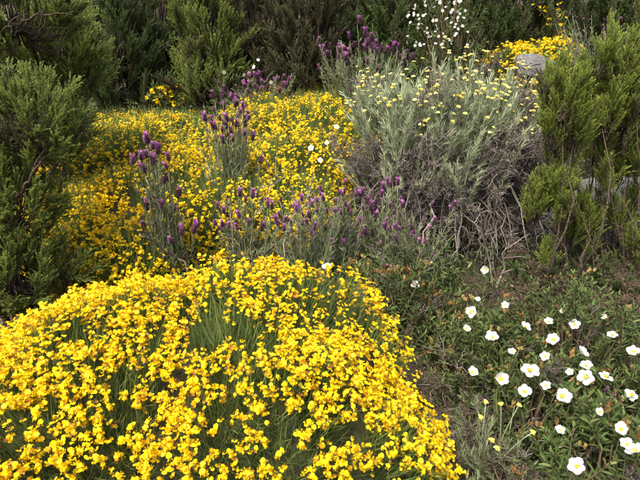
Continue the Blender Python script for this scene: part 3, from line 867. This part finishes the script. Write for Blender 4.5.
lavender('lavender full of bright violet heads in the hollow before the silvery shrub', foot(340, 2.55),
         hp([(300, 205), (308, 236), (318, 246), (330, 240), (352, 240), (323, 190), (337, 200), (340, 182), (338, 192), (328, 210), (334, 218), (341, 229), (350, 211), (359, 222), (350, 225), (345, 190), (318, 201), (326, 226), (346, 203), (355, 193), (310, 214)], 2.55), 0.031, 0.1, 60, group=G4)
lavender('lavender with scattered violet heads against the tangle of dead branches', foot(388, 2.6),
         hp([(363, 193), (367, 200), (388, 181), (400, 190), (381, 193), (390, 204), (370, 206), (406, 227), (398, 247), (396, 238), (384, 224), (376, 214), (398, 182), (410, 243), (366, 232), (374, 246), (402, 268), (388, 262), (412, 258), (372, 262)], 2.6), 0.031, 0.1, 45, group=G4)
lavender('loose lavender of many small violet heads drifting under the silvery shrub', foot(425, 2.5),
         [at(rng.normal(412, 22), rng.uniform(205, 272), 2.48 + rng.uniform(-.1, .1)) for _ in range(30)], 0.026, 0.16, 22, group=G4, bp=0.95)
lavender('loose lavender of many small violet heads along the top of the domed cushion', foot(310, 2.35),
         [at(rng.normal(305, 26), rng.uniform(196, 248), 2.35 + rng.uniform(-.1, .1)) for _ in range(30)], 0.026, 0.16, 18, group=G4, bp=0.95)
lavender('row of dusky purple lavender along the back edge of the broad yellow cushion', foot(258, 4.6),
         [at(rng.uniform(214, 292), rng.uniform(76, 104), 4.55 + rng.uniform(-.1, .1)) for _ in range(60)], 0.038, 0.3, 90, leafh=0.4, group=G4)
lavender('tall grey leaved lavender with violet tufts behind the silvery shrub', foot(362, 4.3),
         hp([(325, 55), (323, 48), (341, 60), (345, 57), (338, 55), (360, 48), (366, 45), (372, 37), (377, 50), (384, 50), (365, 33), (403, 52), (402, 57), (407, 50), (380, 45), (330, 45), (350, 52), (355, 44), (369, 40), (340, 50), (392, 48), (375, 58), (347, 62), (412, 55)], 4.3, .15), 0.045, 0.2, 130, leafh=0.7, group=G4)
lavender('grey pink faded lavender on the slope beside thin pale twigs', foot(590, 4.9),
         [at(rng.uniform(555, 625), rng.uniform(12, 40), 4.9 + rng.uniform(-.2, .2)) for _ in range(20)], 0.03, 0.3, 120, leafh=0.4, group=G4, bp=0.15)
lavender('tiny lavender with few violet heads between the rockroses', bs(612, 400), [hit(u, v, .33) for u, v in ((612, 397), (619, 401), (606, 392))], 0.017, 0.05, 8, group=G4)

# ------------------------------------------------------------------ silvery shrub
def silver_spray(L=0.26, ns=4):
    ps = []
    LF = P([[0, 0, 0], [-0.5, 0, 0.5], [0.5, 0, 0.5], [0, 0.1, 1]], [[0, 2, 1], [1, 2, 3]], 0.5); LF.v[:, 0] *= 0.1
    for i in range(ns):
        a = rng.uniform(0, 6.28); t = rng.uniform(0.05, 0.3); l_ = L * rng.uniform(0.6, 1.1)
        e = np.array([math.cos(a) * math.sin(t) * l_, math.sin(a) * math.sin(t) * l_, l_ * math.cos(t)])
        st = np.array([rng.normal(0, .012), rng.normal(0, .012), 0])
        cv = curve(st, e, rng.normal(0, .01, 3), 6)
        ps.append(tube(cv, np.linspace(0.003, 0.0018, 6), 4, 0.5))
        n = 60; q = np.sort(rng.uniform(0.15, 1.0, n)); ii = np.clip((q * 5).astype(int), 0, 4); fr = (q * 5 - ii)[:, None]
        pp = cv[ii] * (1 - fr) + cv[ii + 1] * fr; tg = nrm(cv[ii + 1] - cv[ii]); sd = nrm(np.cross(tg, rng.normal(size=(n, 3))))
        ps.append(place(LF, frames(nrm(tg + sd * rng.uniform(0.3, 0.8, n)[:, None])), pp, rng.uniform(0.022, 0.045, n), 0.25 * (q - 0.5) + rng.normal(0, .12, n)))
    return join(ps)
YOUNG = [mesh(silver_spray(0.24, 3), M['lavleaf'], False, 'silver_stem') for _ in range(4)]
SILVER = [mesh(silver_spray(), M['silver'], False, 'silver_stem') for _ in range(6)]

def button_head():
    ps = [tube(curve([0, 0, -2.6], [0, 0, 0], [0.1, 0.1, 0], 4), 0.06, 4, 0.0, 1)]
    b = ball(0.24, 6, 4, 0.8)
    for i in range(9):
        a = i * 2.4; r = 0.17 * math.sqrt(i)
        o = np.array([r * math.cos(a), r * math.sin(a), 0.1 - 0.25 * r * r + rng.normal(0, .04)])
        ps.append(P(b.v * rng.uniform(0.75, 1.1) + o, b.t, rng.uniform(0.2, 0.8)))
    return join(ps)
BUTTON = [mesh(button_head(), [M['button'], M['silver']], True, 'flower_head') for _ in range(3)]

Ys = 3.15
base = foot(440, 3.1)
root = thing('silvery_shrub', 'big rounded silvery shrub with yellow buttons and a tangled skirt of dead branches', 'shrub', base)
cen = at(438, 140, Ys); rad = np.array([px(94, Ys), 0.5, px(73, Ys)])
nsv = 300
d = nrm(rng.normal(size=(nsv, 3))); d[:, 2] = rng.uniform(-0.3, 0.85, nsv); d[:, 1] = np.where(rng.uniform(size=nsv) < .65, -np.abs(d[:, 1]), d[:, 1]); d = nrm(d)
d[:, 2] -= 0.3 * np.clip(-d[:, 0], 0, 1) * (d[:, 2] < 0.2)
q = rng.uniform(0.75, 1.0, nsv)
dr = nrm(d * 0.35 + np.array([0, 0, 1.0]) + rng.normal(0, .15, d.shape)); R = frames(dr); sc = rng.uniform(0.8, 1.3, nsv)
pos = cen + d * rad * q[:, None] - dr * 0.16 * sc[:, None]
for i in range(nsv):
    if rng.uniform() < (0.86 if d[i, 2] > 0.0 else 0.55):
        part('silver_stem', SILVER[int(rng.integers(6))], root, pos[i] - base, R[i], sc[i])
        for _ in range(int(rng.integers(0, 4)) if d[i, 1] < 0.5 and d[i, 2] > 0.0 else 0):
            part('flower_head', BUTTON[i % 3], root, pos[i] - base + dr[i] * 0.29 * sc[i] + rng.normal(0, .03, 3), frames(dr[i:i + 1] + np.array([[0, -.15, .2]]))[0], rng.uniform(0.013, 0.023))
    else:
        part('dead_spray', DEADL[int(rng.integers(5))], root, pos[i] - base, R[i], sc[i] * 0.9)
# dry grey foliage in the middle and below
nd = 230
d = nrm(rng.normal(size=(nd, 3))); d[:, 2] = -0.75 + 1.05 * rng.uniform(size=nd)
d[:, 1] = np.where(rng.uniform(size=nd) < 0.7, -np.abs(d[:, 1]), d[:, 1]); d = nrm(d)
cen2 = at(452, 165, Ys); rad2 = np.array([px(82, Ys), 0.48, px(85, Ys)])
pos = cen2 + d * rad2 * rng.uniform(0.55, 0.95, nd)[:, None]
pos[:, 2] = np.maximum(pos[:, 2], gz(pos[:, 0], pos[:, 1]) + 0.05)
dr = nrm(d * 0.9 + np.array([0, 0, -0.25]) + rng.normal(0, .5, d.shape)); R = frames(dr)
for i in range(nd):
    lib = DEADL if (d[i, 2] > -0.3 or rng.uniform() < 0.35) else DEADB
    part('dead_spray', lib[int(rng.integers(len(lib)))], root, pos[i] - dr[i] * 0.12 - base, R[i], rng.uniform(0.7, 1.15))
# long drooping dead branches
for i in range(110):
    a = rng.uniform(-2.9, -0.1)                       # towards the open side of the hollow
    r0, r1 = rng.uniform(0.1, 0.35), rng.uniform(0.45, 0.72)
    dirv = np.array([math.cos(a), math.sin(a) * 0.85, 0])
    p0 = np.array([cen2[0], Ys, 0]) + dirv * r0; p0[2] = cen2[2] + rng.uniform(-0.25, 0.2)
    p1 = np.array([cen2[0], Ys, 0]) + dirv * r1 + np.array([rng.normal(0, .1), 0, 0]); p1[2] = gz(p1[0], p1[1]) + rng.uniform(0.0, 0.16)
    cv = curve(p0, p1, dirv * rng.uniform(0.03, 0.14) + np.array([0, 0, rng.uniform(0.0, 0.12)]), 10, 0.012)
    ps = [tube(cv - base, np.linspace(rng.uniform(0.005, 0.0085), 0.002, 10), 5, rng.uniform(.25, .95))]
    for k in range(3):
        j = int(rng.integers(3, 8)); e = cv[j] + (cv[j + 1] - cv[j]) * rng.uniform(1, 3) + rng.normal(0, .06, 3)
        ps.append(tube(curve(cv[j], e, rng.normal(0, .015, 3), 5) - base, np.linspace(0.003, 0.0012, 5), 4, rng.uniform(.3, .9)))
    part('dead_branch', mesh(join(ps), M['dead'], True), root)
# young silvery plant in front of the rockroses
b = bs(498, 440, .15)
root = thing('silvery_plant', 'young silvery plant with slender stalks and small yellow buds beside the large yellow cushion', 'plant', b)
for i in range(24):
    d = nrm(np.array([rng.normal(0, .4), rng.normal(0, .4), 1])); p = np.array([rng.normal(0, .09), rng.normal(0, .08), rng.uniform(-.02, .04)])
    part('silver_stem', YOUNG[int(rng.integers(4))], root, p, frames(d[None])[0], rng.uniform(0.6, 0.95))
for u, v in ((481, 417), (486, 402), (501, 404), (519, 405), (518, 389), (533, 432), (497, 448), (492, 440)):
    p = hit(u, v, 0.3) - b
    part('flower_head', BUTTON[int(rng.integers(3))], root, p, frames(np.array([[0, -.2, 1.0]]))[0], 0.016)
    part('stalk', mesh(tube(curve([rng.normal(0, .03), 0, 0], p, [0, 0, .02], 6), 0.0022, 4, .6), M['silver'], True), root)

# dry twiggy plants on the ground to the side of the cushion
for k, (u, v, lab) in enumerate([(470, 430, 'dry grey twiggy plant at the edge of the large yellow cushion'), (530, 455, 'dry grey twiggy plant beside the young silvery plant'),
                                 (560, 290, 'dry twiggy plant coloured dark as if shaded below the bare heath stems'), (520, 300, 'dry twiggy plant at the foot of the dead branches'),
                                 (615, 300, 'dry twiggy plant in front of the pale boulder'), (640, 285, 'dry twiggy plant under the tall bright heath beside the pale boulder')]):
    b = bs(u, v, .1)
    root = thing('dry_plant', lab, 'plant', b, 'dry twiggy plants')
    for i in range(30):
        d = nrm(np.array([rng.normal(0, .8), rng.normal(0, .8), 0.8])); p = np.array([rng.normal(0, .17), rng.normal(0, .13), 0.0])
        p[2] = gz(b[0] + p[0], b[1] + p[1]) - b[2]
        lib = DARKB if k > 1 or i % 2 else DEADB  # plants below the heath and boulder get their shade from the dark copies
        part('dead_spray', lib[int(rng.integers(len(lib)))], root, p, frames(d[None])[0], rng.uniform(0.45, 0.85))

# ------------------------------------------------------------------ small yellow broom sprigs
def broom(label, base, stems, nfl, fsize):
    root = thing('broom_sprig', label, 'broom', base, 'yellow broom sprigs'); tw, lv, pos = [], [], []
    for e in stems:
        e = np.asarray(e) - base
        cv = curve([rng.normal(0, .03), rng.normal(0, .03), 0], e, [0, 0, .04], 8, .006)
        tw.append(tube(cv, np.linspace(.006, .003, 8), 4, .6))
        for _ in range(nfl):
            j = rng.uniform(3.5, 7); jj = int(min(j, 6)); pos.append(cv[jj] + (cv[jj + 1] - cv[jj]) * (j - jj) + rng.normal(0, .025, 3))
        for _ in range(26):
            j = int(rng.integers(1, 7)); lv.append((cv[j], nrm(rng.normal(size=3) + np.array([0, 0, .8]))))
    part('twigs', mesh(join(tw), M['cisstem'], True), root, kind='stuff')
    pp = np.array([a for a, _ in lv]); dd = np.array([a for _, a in lv])
    part('leaves', mesh(blades(pp, dd, rng.uniform(.05, .1, len(pp)), .012, rng.uniform(.3, .9, len(pp))), M['genista']), root, kind='stuff')
    pos = np.array(pos); R = frames(nrm(rng.normal(size=(len(pos), 3)) + np.array([0, -.6, .3])), None, 1)
    part('blossoms', mesh(place(PEA_LO[0], R, pos, fsize * rng.uniform(.7, 1.1, len(pos)), rng.normal(-.1, .12, len(pos))), [M['yellow'], M['calyx']], True), root, kind='stuff')
broom('thin broom sprig with orange yellow flowers at the foot of the dark thicket', foot(170, 4.75), [at(u, v, 4.65) for u, v in ((150, 84), (162, 88), (170, 84), (178, 90), (184, 96), (172, 97), (192, 101), (148, 95), (160, 97))], 5, .034)
broom('tall broom with a few yellow flowers beyond the far yellow cushion', foot(550, 5.9), [at(u, v, 5.8) for u, v in ((545, 0), (552, 4), (560, 8), (540, 10), (556, 14), (536, 3))], 4, .034)

# ------------------------------------------------------------------ bare twigs
def twig(label, pts, Y, r=0.006, side=4, tone=0.8, mat='dead'):
    P0 = [at(u, v, Y + 0.03 * math.sin(i * 1.7)) for i, (u, v) in enumerate(pts)]
    base = np.array([P0[0][0], P0[0][1], float(gz(P0[0][0], P0[0][1]))])
    pts_ = [base - np.array([0, 0, .02])] + P0
    pts_ = np.array(pts_); n = len(pts_)
    s = np.linspace(0, n - 1, (n - 1) * 5 + 1); i = np.clip(s.astype(int), 0, n - 2); f = (s - i)[:, None]
    g = lambda k: pts_[np.clip(k, 0, n - 1)]
    cv = 0.5 * (2 * g(i) + (g(i + 1) - g(i - 1)) * f + (2 * g(i - 1) - 5 * g(i) + 4 * g(i + 1) - g(i + 2)) * f ** 2 + (3 * g(i) - g(i - 1) - 3 * g(i + 1) + g(i + 2)) * f ** 3)
    cv += rng.normal(0, .0045, cv.shape); r = r * 0.68
    root = thing('bare_twig', label, 'twig', base, 'bare dead twigs')
    part('stem', mesh(tube(cv - base, np.linspace(r, r * 0.45, len(cv)), 6, tone), M[mat], True), root)
    for k in range(side):
        j = int(rng.integers(len(cv) // 3, len(cv) - 2)); d = nrm(cv[j + 1] - cv[j] + rng.normal(0, .06, 3)) ; d = nrm(nrm(cv[j + 1] - cv[j]) + rng.normal(0, .6, 3))
        c2 = curve(cv[j], cv[j] + d * rng.uniform(.06, .18), rng.normal(0, .012, 3), 6, .002)
        part('side_twig', mesh(tube(c2 - base, np.linspace(r * .5, r * .2, 6), 5, tone), M[mat], True), root)
twig('pale crooked bare twig forking above the domed yellow cushion', [(283, 243), (290, 229), (296, 213), (306, 206)], 2.35, .007)
twig('pale bare twig arching beside the crooked forked twig', [(300, 235), (292, 215), (297, 205), (290, 190)], 2.4, .006)
twig('long bare twig crossing the broad yellow cushion towards the dense lavender', [(232, 228), (230, 205), (218, 188), (205, 165)], 2.45, .006)
twig('upright bare twig between the two lavenders before the broad cushion', [(252, 225), (262, 205), (270, 178), (262, 150)], 2.5, .006)
twig('bare twig leaning across the sparse lavender', [(222, 235), (240, 215), (258, 190), (285, 170)], 2.55, .005)
twig('low brown bare branch twisting at the foot of the tall dark lavender', [(186, 268), (176, 257), (160, 248), (151, 239), (140, 233)], 2.25, .009, 5, .35)
twig('thin bare twig between the lavender heads in the hollow', [(305, 225), (310, 200), (314, 172)], 2.45, .005)
twig('pale dead branch sticking out of the silvery shrub towards the bright heath', [(500, 175), (512, 165), (527, 160), (543, 156)], 2.75, .008, 3)
twig('short pale dead branch above the tangled skirt of branches', [(508, 150), (522, 142), (530, 136), (543, 131)], 2.8, .008, 3)
twig('stout pale broken branch at the foot of the tangled skirt', [(495, 290), (502, 272), (506, 250), (512, 235)], 2.45, .012, 4, .7)
twig('thin pale twig standing against the faded lavender on the slope', [(588, 72), (580, 60), (575, 48)], 4.3, .007, 3)
twig('leaning pale twig near the grey boulder', [(600, 78), (582, 68), (566, 58)], 4.3, .006, 3)
twig('grey bough running through the top of the tall heath', [(-20, 60), (0, 32), (18, 24), (40, 12)], 2.42, .01, 5, .3, 'bark')
twig('dark bare bough curving inside the low sparse heath', [(10, 250), (18, 200), (26, 185), (42, 160)], 2.05, .014, 4, .3, 'bark')

# ------------------------------------------------------------------ ground cover
def ground_pts(n, x0, x1, y0, y1):
    x = rng.uniform(x0, x1, n); y = rng.uniform(y0, y1, n); return np.stack([x, y, gz(x, y)], -1)
p = ground_pts(26000, -3.5, 3.5, 0.5, 6.5)
p = p[noise(p, 1.6, 8) + rng.normal(0, .4, len(p)) > -0.2]
dr = nrm(np.array([0, 0, 1]) + rng.normal(0, .4, p.shape))
top('grass', mesh(blades(p, dr, rng.uniform(.05, .2, len(p)), .005, np.where(rng.uniform(size=len(p)) < .35, 0.1, .65) + rng.normal(0, .15, len(p))), M['grass']),
    label='thin green and dry grass between the shrubs', cat='grass', kind='stuff')
p = ground_pts(9000, -3.5, 3.5, 0.5, 6.5); p[:, 2] += rng.uniform(0.003, .02, len(p))
dr = nrm(rng.normal(size=p.shape) * np.array([1, 1, .25]))
stick = tube([[0, 0, 0], [0.03, 0.02, .5], [0, 0, 1]], [.02, .018, .01], 3)
top('litter', mesh(join([place(stick, frames(dr[:4000]), p[:4000], rng.uniform(.05, .2, 4000), rng.normal(0, .25, 4000)),
                          place(leaf_piece(1, .3), frames(dr[4000:]), p[4000:], rng.uniform(.02, .05, len(p) - 4000), rng.normal(0, .3, len(p) - 4000))]), M['litter']),
    label='dry fallen twigs and leaves on the soil', cat='litter', kind='stuff')
# low green herbs
hl = P([[0, 0, 0], [-.15, .02, .45], [0, -.05, .5], [.15, .02, .45], [0, .2, 1]], [[0, 2, 1], [0, 3, 2], [1, 2, 4], [2, 3, 4]], .5)
p = np.concatenate([ground_pts(2600, -1.2, 0.75, 2.0, 2.9), ground_pts(900, 0.75, 2.2, 2.1, 3.0), ground_pts(14000, -4, 4, 3.1, 6.8)]); k = 5
idx = np.repeat(np.arange(len(p)), k)
dr = nrm(rng.normal(size=(len(idx), 3)) * np.array([1, 1, .4]) + np.array([0, 0, .7]))
pp = p[idx] + rng.normal(0, .02, (len(idx), 3)) + np.array([0, 0, 1]) * np.repeat(rng.uniform(0, .17, len(p)), k)[:, None]
top('undergrowth', mesh(place(hl, frames(dr), pp, rng.uniform(.02, .05, len(idx)), rng.normal(-.05, .25, len(idx))), M['cisleaf']),
    label='low green leafy undergrowth between lavender and rockroses', cat='undergrowth', kind='stuff')
